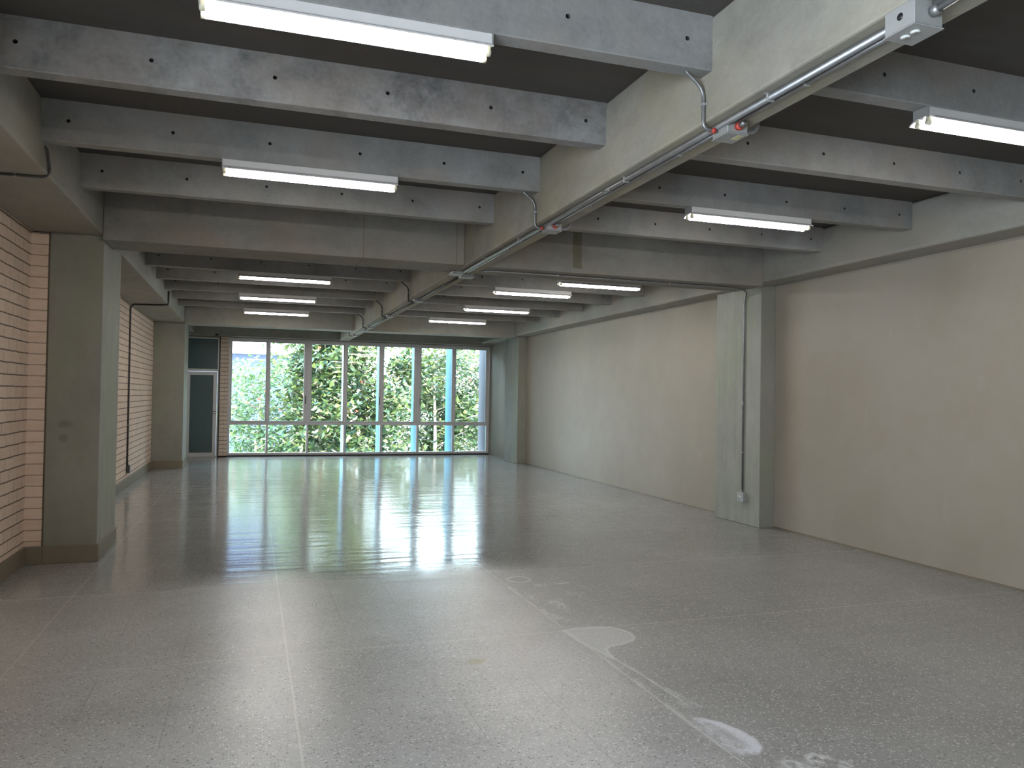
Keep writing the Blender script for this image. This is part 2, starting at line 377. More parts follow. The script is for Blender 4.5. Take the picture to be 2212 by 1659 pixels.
def residue(x, y):
    n1 = noise.noise((x*14, y*9, .3)); n2 = noise.noise((x*45, y*30, 1.7)); a = 0.; c = (.70, .70, .68)
    if 4.1 < y < 4.95 and 1.93 < x < 2.5:
        d = poly_sd(x, y, heart)+n1*.006
        a = max(a, sst(.004, -.006, d)*(.62+.33*math.exp(-((d+.012)/.012)**2)))
    if 2.85 < y < 3.45 and 1.9 < x < 2.3:
        d = poly_sd(x, y, cres)+n1*.006; right = sst(2.0, 2.16, x)
        a = max(a, sst(.004, -.008, d)*(.22+.75*math.exp(-((d+.03)/.05)**2)*right)*(1-.7*sst(.0, .35, noise.noise((x*25, y*18, 4)))*sst(2.18, 2.1, x)))
        if a > .1: c = (.76, .76, .80)
    if 3.4 < y < 4.3:
        d = line_d(x, y, tail); a = max(a, .8*sst(.013, .002, d+n1*.008)); d = line_d(x, y, tail2); a = max(a, .6*sst(.012, .002, d+n1*.008))
        a = max(a, .45*sst(.05, .0, math.hypot((x-2.13), (y-3.5)*.6)))
    for bx, by, rx, ry, k in blobs:
        e = math.hypot((x-bx)/rx, (y-by)/ry)
        if e < 1.3: a = max(a, min(.9, 1.5*k)*sst(1.15, .35, e+n1*.8)*sst(-.25, .12, n2))
    # pale drag marks along the joint at x = 2.03
    d = abs(x-2.035-.012*noise.noise((0, y*2, 5)))
    if 2.6 < y < 6.1: a = max(a, .5*sst(.03, .004, d)*sst(-.3, .3, noise.noise((x*9, y*5, 8))))
    # yellowish rubbed spot left of the joint
    e = math.hypot((x-1.285)/.052, (y-4.415)/.05)
    if e < 1.3:
        k = .85*sst(1.15, .6, e+n2*.35)*(1-.75*sst(.4, .1, math.hypot((x-1.285)/.05, (y-4.425)/.016)))
        if k > a: a = k; c = (.72, .68, .47)
    return c, a
bmf = bmesh.new(); lay = bmf.verts.layers.float_color.new('residue'); grid = []
for yv in ys:
    row = []
    for xv in xs:
        v = bmf.verts.new((xv, yv, 0))
        c, a = residue(xv, yv) if (1.15 < xv < 2.8 and 2.55 < yv < 6.5) else ((.6, .6, .6), 0.)
        v[lay] = (c[0], c[1], c[2], min(1, a)); row.append(v)
    grid.append(row)
for j in range(len(ys)-1):
    for i in range(len(xs)-1): bmf.faces.new((grid[j][i], grid[j][i+1], grid[j+1][i+1], grid[j+1][i]))
fl = MB(); fl.bm.free(); fl.bm = bmf
# slab edge below
def addbox_raw(bm, x0, x1, y0, y1, z0, z1):
    vs = [bm.verts.new((x, y, z)) for x in (x0, x1) for y in (y0, y1) for z in (z0, z1)]
    for f in ((0, 1, 3, 2), (4, 6, 7, 5), (0, 4, 5, 1), (2, 3, 7, 6), (0, 2, 6, 4), (1, 5, 7, 3)): bm.faces.new([vs[i] for i in f])
addbox_raw(bmf, XLW-.2, 6.32, YB-.2, 20.45, -.3, -.004)
struct(fl.build('floor', M['floor']))
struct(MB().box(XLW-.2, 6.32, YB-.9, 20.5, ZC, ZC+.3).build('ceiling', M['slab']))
b = MB().box(XLW-.2, XLW, .8, 20.4, 0, ZC); b.box(XLW-.2, XLW, YB, -1.7, 0, ZC); b.box(XLW-.2, XLW, -1.7, .8, 0, .55); b.box(XLW-.2, XLW, -1.7, .8, 2.65, ZC)
struct(b.build('wall_left', M['brick_y']))
struct(MB().box(XR, XR+.2, YB, 20.4, 0, ZC).build('wall_right', M['plaster']))
b = MB().box(XLW-.2, XR+.2, YB-.2, YB, 0, ZC)
struct(b.build('wall_back', M['plaster']))
# far wall: brick left of the door and the slim brick pier between door and window
b = MB().box(XLW, -1.515, 20.12, 20.32, 0, 2.9); b.box(-.715, -.53, 20.12, 20.32, 0, 2.9)
struct(b.build('wall_front', M['brick_x']))
# baseboard on the left, thin dark line on the right
struct(MB().box(XLW-.01, XLW+.022, YB, 7.92, 0, .15, .003).box(XLW-.01, XLW+.022, 8.93, 17.2, 0, .15, .003).build('baseboard_left', M['skirt']))
struct(MB().box(XR-.012, XR+.01, YB, 8.07, 0, .018).box(XR-.008, XR+.01, 9.03, 17.2, 0, .012).build('base_line_right', M['skirt']))  # only a thin dark line along the wall foot, no skirting here

# ------------------------------------------------------------------ beams, joists, columns
def holed_face_box(x0, x1, y0, y1, z0, z1, holes, zc, r=.0115, sq=.035):
    """joist whose camera-facing side has real, deep form-tie holes"""
    b = bmesh.new()
    V = lambda x, y, z: b.verts.new((x, y, z))
    zs = [z0, zc-sq, zc+sq, z1]; xsx = [x0]
    for h in holes: xsx += [h-sq, h+sq]
    xsx.append(x1)
    G = [[V(x, y0, z) for x in xsx] for z in zs]
    for j in range(3):
        for i in range(len(xsx)-1):
            q = (G[j][i], G[j][i+1], G[j+1][i+1], G[j+1][i])
            if j == 1 and i % 2 == 1:
                h = holes[i//2]; k = 12
                ring = [V(h+r*math.cos(2*math.pi*a/k), y0, zc+r*math.sin(2*math.pi*a/k)) for a in range(k)]
                inn = [V(v.co.x, y0+.045, v.co.z) for v in ring]
                cs = {0: q[2], 1: q[3], 2: q[0], 3: q[1]}     # NE, NW, SW, SE
                for qd in range(4):
                    c = cs[qd]; base = qd*3
                    for a in range(3): b.faces.new((c, ring[(base+a+1) % k], ring[(base+a) % k]))
                    nx = cs[(qd+1) % 4]; b.faces.new((c, nx, ring[(base+3) % k]))
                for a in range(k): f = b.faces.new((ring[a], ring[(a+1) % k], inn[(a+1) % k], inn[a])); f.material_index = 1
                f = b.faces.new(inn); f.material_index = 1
            else: b.faces.new(q)
    # back, top, bottom, ends share the outer ring only
    B = [V(x0, y1, z0), V(x1, y1, z0), V(x1, y1, z1), V(x0, y1, z1)]
    b.faces.new(B[::-1])
    b.faces.new([G[0][i] for i in range(len(xsx)-1, -1, -1)]+[B[0], B[1]])
    b.faces.new([G[3][i] for i in range(len(xsx))]+[B[2], B[3]])
    b.faces.new([G[0][0], G[1][0], G[2][0], G[3][0], B[3], B[0]])
    b.faces.new([G[3][-1], G[2][-1], G[1][-1], G[0][-1], B[1], B[2]])
    bmesh.ops.recalc_face_normals(b, faces=b.faces[:])
    return b
LH = [-1.148+.6195*k for k in range(6)]
RH = [2.515+.6205*k for k in range(6)]
near_y = [2.06, 3.255, 4.448, 5.642, 6.835]
far_y = [9.637, 10.81, 11.984, 13.157, 14.331, 15.504]
last_y = [18.35, 19.1]
def joist(side, y, label, rough=False, dz=0.):
    x0, x1, hs = (XLC, XMA, LH) if side == 'L' else (XMB, XRB, RH)
    zj = ZJ+dz
    mb = MB()
    bb = holed_face_box(x0, x1, y, y+JW, zj, ZC, hs, 3.283)
    lo = [e for e in bb.edges if all(abs(v.co.z-zj) < 1e-5 for v in e.verts) and abs(e.verts[0].co.y-e.verts[1].co.y) < 1e-6]
    bmesh.ops.bevel(bb, geom=lo, offset=.006, segments=1, affect='EDGES')
    me = bpy.data.meshes.new('t'); bb.to_mesh(me); bb.free(); mb.bm.from_mesh(me); bpy.data.meshes.remove(me)
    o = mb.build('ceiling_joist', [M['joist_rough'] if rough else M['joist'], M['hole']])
    return tag(o, label, 'joist', 'concrete joists left of the main beam' if side == 'L' else 'concrete joists right of the main beam')
nearL = ['concrete joist nearer than the first lamp, at the top edge left of the main beam',
         'concrete joist carrying the nearest and largest lamp, left of the main beam',
         'mottled dark stained joist between the two nearest lamps, left of the main beam',
         'smooth grey joist carrying the second lamp left of the main beam',
         'grey joist right behind the second lamp, last before the left cross beam']
nearR = ['concrete joist at the upper right corner behind the socket box, right of the main beam',
         'dark concrete joist carrying the lamp cut by the right edge of the photo',
         'joist with pale scratches meeting the nearer conduit box, right of the main beam',
         'grey joist carrying the lamp in front of the right cross beam',
         'short looking grey joist right behind that lamp, last before the right cross beam']
for k, y in enumerate(near_y):
    joist('L', y, nearL[k], rough=(k == 2))
    joist('R', y, nearR[k], dz=.012)
farN = ['first', 'second', 'third', 'fourth', 'fifth', 'sixth']
fL = ['dark joist hidden close behind the cross beam, far bay left of the main beam', 'dark joist carrying the nearest lamp of the far left bay',
      'dark joist between the first and second lamps of the far left bay', 'dark joist carrying the middle lamp of the far left bay',
      'dark joist between the second and third lamps of the far left bay', 'dark joist carrying the farthest lamp left of the main beam']
fR = ['dark joist right behind the right cross beam, carrying the lamp that hugs the beam', 'dark joist carrying the second lamp of the far right bay',
      'dark joist between the second and third lamps of the far right bay', 'dark joist carrying the third lamp of the far right bay',
      'dark joist between the third and fourth lamps of the far right bay', 'dark joist carrying the farthest lamp right of the main beam']
for k, y in enumerate(far_y):
    joist('L', y, fL[k], dz=.006); joist('R', y, fR[k], dz=.006)

tag(MB().box(XMA, XMB, YB, 20.3, ZB, ZC, .012, 2).build('main_beam', M['main']), 'long concrete main beam running down the room towards the window, carrying the conduits', 'beam')
tag(MB().box(XLW, XLC, YB, 19.9, ZL, ZC, .012, 2).build('edge_beam', M['edge']), 'wide concrete edge beam along the top of the left brick wall', 'beam')
tag(MB().box(XRB, XR+.03, YB, 19.9, ZR, ZC, .03, 3).build('edge_beam', M['edge']), 'concrete edge beam along the top of the right plastered wall', 'beam')
G_ = 'concrete cross beams between the columns'
T1A, T1B, T2A, T2B, T3A = 7.85, 8.395, 17.05, 17.5, 19.92
for (x0, x1, lab) in ((XLC, XMA, 'concrete cross beam at the near columns, left of the main beam'), (XMB, XRB, 'concrete cross beam with a brown drip stain, right of the main beam')):
    tag(MB().box(x0, x1, T1A, T1B, 2.921, ZC, .010, 2).build('cross_beam', M['beam']), lab, 'beam', G_)
for (x0, x1, lab) in ((XLC, XMA, 'concrete cross beam at the far columns, left of the main beam'), (XMB, XRB, 'concrete cross beam at the far columns, right of the main beam')):
    tag(MB().box(x0, x1, T2A, T2B, 2.937, ZC, .010, 2).build('cross_beam', M['edge']), lab, 'beam', G_)
for (x0, x1, lab) in ((XLW, XMA, 'concrete head beam right above the door and window, left of the main beam'), (XMB, XR, 'concrete head beam right above the window, right of the main beam')):
    tag(MB().box(x0, x1, T3A, 20.4, 2.915, ZC, .008, 1).build('cross_beam', M['edge']), lab, 'beam', G_)
# columns
def column(x0, x1, y0, y1, z1, label, skirt=None, mats=None):
    t = thing('concrete_column', label, 'column', ((x0+x1)/2, (y0+y1)/2, 0), group='concrete columns along the side walls')
    cx, cy = (x0+x1)/2, (y0+y1)/2
    sh = MB().box(x0-cx, x1-cx, y0-cy, y1-cy, 0, z1, .008, 2).build('shaft', [M['column'], M['column_front_shaded']], t)
    for f in sh.data.polygons:      # near-facing sides: smoother finish, their shade darkened into the colour
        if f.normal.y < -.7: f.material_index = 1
    if skirt:
        a, b_ = skirt
        MB().box(a-cx, x1-cx+.014, y0-cy-.014, y1-cy+.014, 0, .155, .004).build('skirting', M['skirt'], t)
    return t
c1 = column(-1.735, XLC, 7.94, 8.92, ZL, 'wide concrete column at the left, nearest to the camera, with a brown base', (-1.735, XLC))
struct(MB().box(XLW, -1.75, 7.955, 8.9, .12, ZL-.01).build('trim_1', M['brick_strip']))
struct(MB().box(XLW, -1.735, 7.906+.01, 7.955, 0, .155, .004).build('baseboard_left', M['skirt']))
struct(MB().box(-1.755, -1.733, 7.965, 8.9, 0, ZL-.01).build('trim_2', M['skirt']))
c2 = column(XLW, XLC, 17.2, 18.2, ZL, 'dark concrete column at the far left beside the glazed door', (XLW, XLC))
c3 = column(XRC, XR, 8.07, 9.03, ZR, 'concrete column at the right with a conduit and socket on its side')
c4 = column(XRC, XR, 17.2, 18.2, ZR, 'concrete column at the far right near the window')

# ------------------------------------------------------------------ door and glazed wall
def rect_frame(mb, x0, x1, z0, z1, wd, y0, y1, bev=.003):
    mb.box(x0, x0+wd, y0, y1, z0, z1, bev); mb.box(x1-wd, x1, y0, y1, z0, z1, bev)
    mb.box(x0+wd, x1-wd, y0, y1, z1-wd, z1, bev); mb.box(x0+wd, x1-wd, y0, y1, z0, z0+wd, bev)
    return mb
d = thing('door_1', None, None, (-1.1, YW, 0)); del_ = None; d['kind'] = 'structure'
ox = -1.1
f = MB(); rect_frame(f, -1.51-ox, -.74-ox, .0, 2.885, .035, -.04, .05); f.box(-1.475-ox, -.775-ox, -.04, .05, 2.06, 2.12, .003)
f.build('door_frame', M['alu_white'], d)
lf = rect_frame(MB(), -1.47-ox, -.78-ox, .015, 2.055, .085, -.035, .012).build('door_leaf', M['alu_white'], d)
MB().box(-1.40-ox, -.85-ox, -.012, -.004, .09, 1.98).build('glass_pane', M['door_glass'], lf)
kn = MB(); kn.cyl((-.815-ox, -.035, 1.07), (-.815-ox, -.065, 1.07), .012); kn.cyl((-.815-ox, -.062, 1.07), (-.815-ox, -.10, 1.07), .030, 16, r2=.024)
kn.cyl((-.815-ox, -.035, 1.07), (-.815-ox, -.040, 1.07), .034, 16); kn.build('knob', M['knob'], lf)
MB().box(-1.475-ox, -.775-ox, -.012, -.004, 2.12, 2.85).build('transom_pane', M['door_glass'], d)
lk = MB().cyl((-.83-ox, -.035, .07), (-.83-ox, -.042, .07), .008); lk.build('lock', M['black'], lf)
struct(MB().box(-.742, -.712, 20.14, 20.25, 0, 2.9).build('trim_3', M['black']))
struct(MB().box(XLW, 6.12, 20.16, 20.4, 2.885, 2.93).build('trim_4', M['skirt']))
struct(MB().box(-.72, 6.1, 20.12, 20.32, .0, .028).build('trim_5', M['black']))

w2 = MB()  # unseen side window, added to bring daylight into the near bay
for q in (-1.7, -.87, -.04, .76): w2.box(XLW-.13, XLW-.07, q, q+.04, .55, 2.65, .003)
w2.box(XLW-.13, XLW-.07, -1.7, .8, .55, .60, .003).box(XLW-.13, XLW-.07, -1.7, .8, 2.60, 2.65, .003)
struct(w2.build('added_window', M['alu']))
W = thing('window_1', None, None, (0, YW, 0)); W['kind'] = 'structure'
MX = [-.515, .392, 1.36, 2.277, 3.208, 4.160, 5.125, 6.06]
f = MB(); f.box(-.53, 6.10, -.05, .05, .028, .085, .004); f.box(-.53, 6.10, -.045, .06, 2.845, 2.90, .004)
f.box(-.53, -.475, -.045, .06, .08, 2.85, .004); f.box(6.035, 6.10, -.045, .06, .08, 2.85, .004)
f.build('window_frame', M['alu'], W)
MB().box(-.48, 6.04, -.05, .05, .775, .842, .004).build('transom', M['alu'], W)
wide = {2: .05, 4: .03, 5: .05}
for i in range(1, 7):
    wd = .017
    mm = MB().box(MX[i]-.026, MX[i]+.026, -.04, .05, .08, .78, .003)
    mm.box(MX[i]-wd-.012, MX[i]+wd+.012, -.04, .055, .84, 2.848, .003); mm.build('mullion', M['alu'], W)
for i in range(7):
    a, c = MX[i]+.026, MX[i+1]-.026
    if i == 0: a = -.475
    if i == 6: c = 6.035
    # sliding sashes above, fixed glass below
    sl, sr = .028, .028
    if i in (1, 4): sr = .085
    if i in (2, 5): sl = .055
    if i == 3: sr = .05
    s = MB(); s.box(a, a+sl, -.018, .022, .842, 2.846, .003); s.box(c-sr, c, -.018, .022, .842, 2.846, .003)
    s.box(a+sl, c-sr, -.018, .022, .842, .872, .003); s.box(a+sl, c-sr, -.018, .022, 2.805, 2.846, .003)
    so = s.build('sash', M['alu'], W)
    MB().box(a+sl-.004, c-sr+.004, -.002, .004, .87, 2.81).build('glass_pane', M['glass'], so)
    if i in (1, 3, 5):
        hx = (c-.03) if i != 5 else (a+.03)
        MB().box(hx-.009, hx+.009, -.034, -.018, 1.30, 1.50, .003).build('handle', M['black'], so)
    MB().box(a-.004, c+.004, -.002, .004, .083, .778).build('lower_pane', M['glass'], W)

# ------------------------------------------------------------------ fluorescent lamps
def make_lamp():
    t = thing('fluorescent_lamp', 'x', 'ceiling lamp', group='twin-tube lamps under the joists')
    hl = .60
    MB().box(-hl, hl, -.052, .052, -.052, 0, .003).build('housing', M['enamel'], t)
    prof = [(-.052, -.046), (-.085, -.066), (-.087, -.074), (-.084, -.074), (-.050, -.056), (-.02, -.052), (0, -.062), (.02, -.052), (.050, -.056), (.084, -.074), (.087, -.074), (.085, -.066), (.052, -.046)]
    MB().prism(prof, -hl+.004, hl-.004).build('reflector', M['enamel'], t)
    for s in (-1, 1):
        MB().cyl((-hl+.022, s*.034, -.082), (hl-.022, s*.034, -.082), .0135, 14).build('tube', M['tube'], t)
    for e in (-1, 1):
        for s in (-1, 1):
            k = MB().box(e*(hl-.014)-.009, e*(hl-.014)+.009, s*.034-.013, s*.034+.013, -.086, -.052, .003)
            k.cyl((e*(hl-.024), s*.034, -.082), (e*(hl-.004), s*.034, -.082), .0155, 14); k.build('lamp_socket', M['socket'], t)
        b_ = MB(); x0 = e*hl; b_.prism([(-.053, .0), (-.053, -.058), (-.044, -.058), (-.030, -.052), (.030, -.052), (.044, -.058), (.053, -.058), (.053, .0)], min(x0, x0+e*.004), max(x0, x0+e*.004))
        b_.build('end_cap', M['box'], t)
    return t
L0 = make_lamp(); JC = JW/2
spots = [(.375, 3.255, 0, 'nearest and largest lamp, cut by the top edge, left of the main beam'),
         (.385, 5.642, 0, 'second white twin-tube lamp left of the main beam, before the cross beam'),
         (.41, 10.81, .006, 'nearest of the three small lamps in the far left bay'),
         (.39, 13.157, .006, 'middle of the three small lamps in the far left bay'),
         (.44, 15.504, .006, 'farthest of the three small lamps in the far left bay'),
         (4.04, 3.255, .012, 'lamp cut by the right edge of the photo, showing its end cap and sockets'),
         (4.04, 5.642, .012, 'lamp right of the main beam hanging just before the cross beam'),
         (4.49, 9.637, .006, 'lamp just behind the right cross beam, overlapping its lower edge'),
         (3.94, 10.81, .006, 'second lamp of the far right bay, left of the one behind the cross beam'),
         (4.12, 13.157, .006, 'third lamp of the far right bay, between two others'),
         (4.01, 15.504, .006, 'farthest and smallest lamp of the far right bay')]
for i, (x, y, dz, lab) in enumerate(spots):
    if i == 0: L0.location = (x, y+JC, ZJ+dz); L0['label'] = lab
    else: dup(L0, (x, y+JC, ZJ+dz), lab)

# ------------------------------------------------------------------ conduits and boxes
ZS = ZB
def conduit(name, pts, r, label, mat='conduit', straps=(), group=None, rb=.07, couplings=(), seg=10, collars=()):
    P = bend(pts, rb); t = thing(name, label, 'conduit', P[0], group=group); o = P[0]
    MB().tube([p-o for p in P], r, seg).build('pipe', M[mat], t)
    for (p, axis) in straps:       # saddle straps: axis is the run direction, nrm the wall side
        p = Vector(p)-o; b_ = MB()
        if axis == 'y': b_.box(p.x-r-.012, p.x+r+.012, p.y-.007, p.y+.007, p.z+r-.003, p.z+r+.002).box(p.x-r-.002, p.x+r+.002, p.y-.007, p.y+.007, p.z-r-.002, p.z+r, .002)
        elif axis == 'z+': b_.box(p.x+r-.003, p.x+r+.001, p.y-r-.012, p.y+r+.012, p.z-.007, p.z+.007).box(p.x-r-.002, p.x+r, p.y-r-.002, p.y+r+.002, p.z-.007, p.z+.007, .002)
        elif axis == 'z-': b_.box(p.x-r-.001, p.x-r+.003, p.y-r-.012, p.y+r+.012, p.z-.007, p.z+.007).box(p.x-r, p.x+r+.002, p.y-r-.002, p.y+r+.002, p.z-.007, p.z+.007, .002)
        else: b_.box(p.x-.007, p.x+.007, p.y-r-.012, p.y+r+.012, p.z+r-.003, p.z+r+.002).box(p.x-.007, p.x+.007, p.y-r-.002, p.y+r+.002, p.z-r-.002, p.z+r, .002)
        b_.build('strap', M['box'], t)
    for (a, c) in couplings:
        MB().cyl(Vector(a)-o, Vector(c)-o, r+.003, 12).build('coupling', M[mat], t)
    for (a, c) in collars:
        tag(MB().cyl(Vector(a)-o, Vector(c)-o, r+.004, 12).build('collar', M['red'], t), 'red taped collar', None)
    return t
XA, XB = 2.158, 2.196
rA, rB = .0165, .0125
conduit('conduit', [(XA, 2.18, ZS-rA), (XA, 8.12, ZS-rA)], rA, 'thicker steel conduit under the near part of the main beam', straps=[((XA, y, ZS-rA), 'y') for y in (2.9, 4.3, 6.3, 7.3)], couplings=[((XA, 4.52, ZS-rA), (XA, 4.60, ZS-rA))])
conduit('conduit', [(XB+.01, 2.18, ZS-rB), (XB+.01, 3.20, ZS-rB)], rB, 'thinner steel conduit between the socket box and the next box under the main beam', straps=[((XB+.01, 2.72, ZS-rB), 'y')])
conduit('conduit', [(XB+.01, 3.38, ZS-rB), (XB+.01, 5.62, ZS-rB)], rB, 'thinner steel conduit between the two red collared boxes under the main beam', straps=[((XB+.01, y, ZS-rB), 'y') for y in (3.75, 4.95)])
conduit('conduit', [(XB+.01, 5.77, ZS-rB), (XB+.01, 8.15, ZS-rB)], rB, 'thinner steel conduit from the farther red collared box to the cross beam', straps=[((XB+.01, y, ZS-rB), 'y') for y in (6.3, 7.4)])
XF = 2.215
runs = [(8.50, 10.78), (10.96, 13.13), (13.30, 15.48), (15.65, 17.78)]
labs = ['conduit under the main beam just past the cross beam', 'conduit between the first and second boxes of the far bay', 'conduit between the second and third boxes of the far bay', 'conduit under the main beam past the far cross beam']
for (a, c), lab in zip(runs, labs):
    conduit('conduit', [(XF, a, ZS-.013), (XF, c, ZS-.013)], .012, lab, 'conduit_dark', straps=[((XF, a+(c-a)*k, ZS-.012), 'y') for k in (.35, .75)], seg=8)
conduit('conduit', [(XMB-.02, 8.02, ZS-.02), (2.45, 8.02, 2.905), (5.45, 8.02, 2.905), (5.70, 8.10, 2.90), (XRC-.018, 8.35, 2.88), (XRC-.016, 8.395, 2.80), (XRC-.013, 8.40, .40)], .0115,
        'steel conduit running under the right cross beam and down the right column to the socket', rb=.12,
        straps=[((3.2, 8.02, 2.908), 'x'), ((4.6, 8.02, 2.908), 'x'), ((XRC-.013, 8.40, 2.3), 'z+'), ((XRC-.013, 8.40, .9), 'z+')], couplings=[((XRC-.014, 8.40, 1.45), (XRC-.014, 8.40, 1.55))])
# drops from the joist ends to the boxes
def drop(y, yb, label, mat, red, side='L'):
    r = .0095
    P = [(XMA-.115, yb, ZJ+.004), (XMA-.095, yb, ZJ-.012), (XMA-.012, yb, ZJ-.075), (XMA-.012, yb, ZS-.036), (XF-.06, yb, ZS-.036)]
    conduit('conduit_drop', P, r, label, mat, straps=[((XMA-.012, yb, 3.0), 'z+')], group='bent conduits dropping from joist ends to the main beam', rb=.075, seg=10,
            collars=[((XMA+.035, yb, ZS-.036), (XMA+.055, yb, ZS-.036))] if red else ())
drop(3.255, 3.31, 'bent steel drop pipe from the nearest lamp joist to its red collared box', 'conduit', True)
drop(5.642, 5.70, 'bent steel drop pipe from the second lamp joist to its red collared box', 'conduit', True)
drop(10.81, 10.87, 'dark bent drop pipe nearest behind the cross beam', 'conduit_dark', False)
drop(13.157, 13.21, 'dark bent drop pipe at the second box of the far bay', 'conduit_dark', False)
drop(15.504, 15.56, 'dark bent drop pipe at the third box of the far bay', 'conduit_dark', False)
drop(17.80, 17.86, 'dark bent drop pipe beyond the far cross beam, nearest the window', 'conduit_dark', False)
conduit('conduit', [(XF+.06, 3.28, ZS-.036), (XMB+.0, 3.26, ZS-.036), (XMB+.025, 3.27, ZS+.02), (XMB+.012, 3.29, ZJ-.02), (XMB+.05, 3.30, ZJ+.01)], .0095, 'short bent conduit leaving the nearer red collared box to the right bay', rb=.03, collars=[((XF+.062, 3.28, ZS-.036), (XF+.08, 3.28, ZS-.036))])
conduit('conduit', [(XF+.06, 5.68, ZS-.036), (XMB+.0, 5.66, ZS-.036), (XMB+.025, 5.67, ZS+.02), (XMB+.012, 5.69, ZJ-.02), (XMB+.05, 5.70, ZJ+.01)], .0095, 'short bent conduit leaving the farther red collared box to the right bay', rb=.03, collars=[((XF+.062, 5.68, ZS-.036), (XF+.08, 5.68, ZS-.036))])
def jbox(x, y, sx, sy, h, label, red=False, knobs=True, mat='box'):
    t = thing('junction_box', label, 'junction box', (x, y, ZS), group='metal junction boxes under the main beam')
    MB().box(-sx/2, sx/2, -sy/2, sy/2, -h+.004, 0, .004).build('body', M[mat], t)
    MB().box(-sx/2-.004, sx/2+.004, -sy/2-.004, sy/2+.004, -h-.002, -h+.004, .002).build('cover', M[mat], t)
    if knobs:
        MB().cyl((0, -sy/2, -h*.5), (0, -sy/2-.022, -h*.5), .019, 14).build('connector', M['red'] if red else M['conduit'], t)
        MB().cyl((0, -sy/2-.02, -h*.5), (0, -sy/2-.055, -h*.45), .013, 12).build('conduit_stub', M['conduit'], t)
        for q in (-1, 1): MB().cyl((-sx*.3*q, sy*.3*q, -h-.002), (-sx*.3*q, sy*.3*q, -h-.005), .005, 8).build('screw', M['conduit'], t)
    return t
b2 = jbox(XF, 3.29, .115, .13, .068, 'galvanised junction box with red connector, nearer of the two under the near beam', True)
tag(MB().box(.012, .045, -.05, .01, -.0715, -.0700).build('sticker', m_plain('yellow_label', (.60, .56, .30), .6), b2), 'yellowish sticker', None)
jbox(XF, 5.69, .115, .13, .062, 'galvanised junction box with red connector, farther of the two before the cross beam', True)
jbox(2.11, 8.28, .12, .15, .03, 'flat metal box left under the crossing of main beam and cross beam', knobs=False, mat='box')
jbox(2.26, 8.42, .15, .13, .035, 'flat metal box right under the crossing of main beam and cross beam', knobs=False, mat='box')
jbox(XF, 10.87, .12, .12, .035, 'flat metal box under the main beam, first behind the cross beam', knobs=False)
jbox(XF, 13.21, .12, .12, .035, 'flat metal box under the main beam, second behind the cross beam', knobs=False)
jbox(XF, 15.56, .12, .12, .035, 'flat metal box under the main beam, third behind the cross beam', knobs=False)
jbox(XF, 17.86, .12, .12, .035, 'flat metal box under the main beam, nearest to the window', knobs=False)
# socket box at the upper right
t = thing('socket_box', 'large grey metal socket box with two round outlets under the main beam, top right', 'outlet box', (2.145, 2.10, ZS))
MB().box(-.062, .062, -.065, .065, -.085, 0, .003).build('body', M['box'], t)
MB().box(-.066, .066, -.069, .069, -.090, -.085, .002).build('cover', M['box'], t)
for k in (-1, 1):
    o = MB().cyl((-.012, k*.021, -.090), (-.012, k*.021, -.094), .0165, 20).build('outlet', M['plate'], t)
    MB().box(-.018, -.006, k*.021-.006, k*.021-.004, -.0946, -.094).box(-.018, -.006, k*.021+.004, k*.021+.006, -.0946, -.094).build('slot', M['black'], o)
MB().cyl((-.062, -.005, -.04), (-.0632, -.005, -.04), .013, 18).build('knockout_hole', M['black'], t)
MB().cyl((.015, -.065, -.038), (.015, -.095, -.038), .019, 16).cyl((.015, -.09, -.038), (.015, -.30, -.025), .0125, 12).build('connector', M['conduit'], t)
conduit('conduit', [(XA, YB+.1, ZS-rA), (XA, 2.02, ZS-rA)], rA, 'steel conduit leaving the socket box towards the camera', straps=())
# socket on the right column
t = thing('wall_socket', 'small grey metal socket box low on the right column below the conduit', 'outlet box', (XRC, 8.385, .345))
MB().box(-.05, 0, -.06, .06, -.058, .058, .003).build('body', M['box'], t)
MB().box(-.054, -.05, -.062, .062, -.060, .060, .002).build('cover_plate', M['box'], t)
for k in (-1, 1): MB().cyl((-.054, k*.020+.01, .0), (-.057, k*.020+.01, .0), .015, 16).build('outlet', M['plate'], t)
MB().cyl((-.013, .015, .058), (-.013, .015, .075), .015, 12).build('connector', M['conduit'], t)
# left wall conduit of the far bay with its socket
r = .014
conduit('conduit', [(XLC+.0+r, 13.62, ZJ+.02), (XLC+r, 13.64, ZL+.03), (XLC+.004, 13.70, ZL-r), (XLC-.06, 13.80, ZL-r), (XLW+.05, 13.90, ZL-r), (XLW+r, 13.92, ZL-.06), (XLW+r, 13.95, .34)], r, 'dark conduit wrapping the left edge beam and running down the brick wall', 'conduit_dark', rb=.09,
        straps=[((XLW+r, 13.93, 2.2), 'z-'), ((XLW+r, 13.94, 1.0), 'z-')], couplings=[((XLW+r, 13.94, .94), (XLW+r, 13.94, 1.0))])
t = thing('wall_socket', 'dark socket box low on the left brick wall between the columns', 'outlet box', (XLW, 13.98, .29))
MB().box(0, .055, -.06, .06, -.06, .06, .003).build('body', M['conduit_dark'], t)
MB().box(.055, .059, -.058, .062, -.062, .062, .002).build('cover_plate', M['box'], t)
MB().cyl((.014, -.02, .06), (.014, -.02, .075), .016, 12).build('connector', M['conduit_dark'], t)
conduit('conduit', [(XLC-.02, 5.74, ZJ-.002), (XLC+.014, 5.74, ZJ-.03), (XLC+.014, 5.83, ZL+.02), (XLC-.02, 5.87, ZL-.012), (-1.80, 5.9, ZL-.012)], .009, 'thin conduit bending round the near left edge beam', 'conduit_dark', rb=.05, straps=[((-1.50, 5.885, ZL-.012), 'x')])
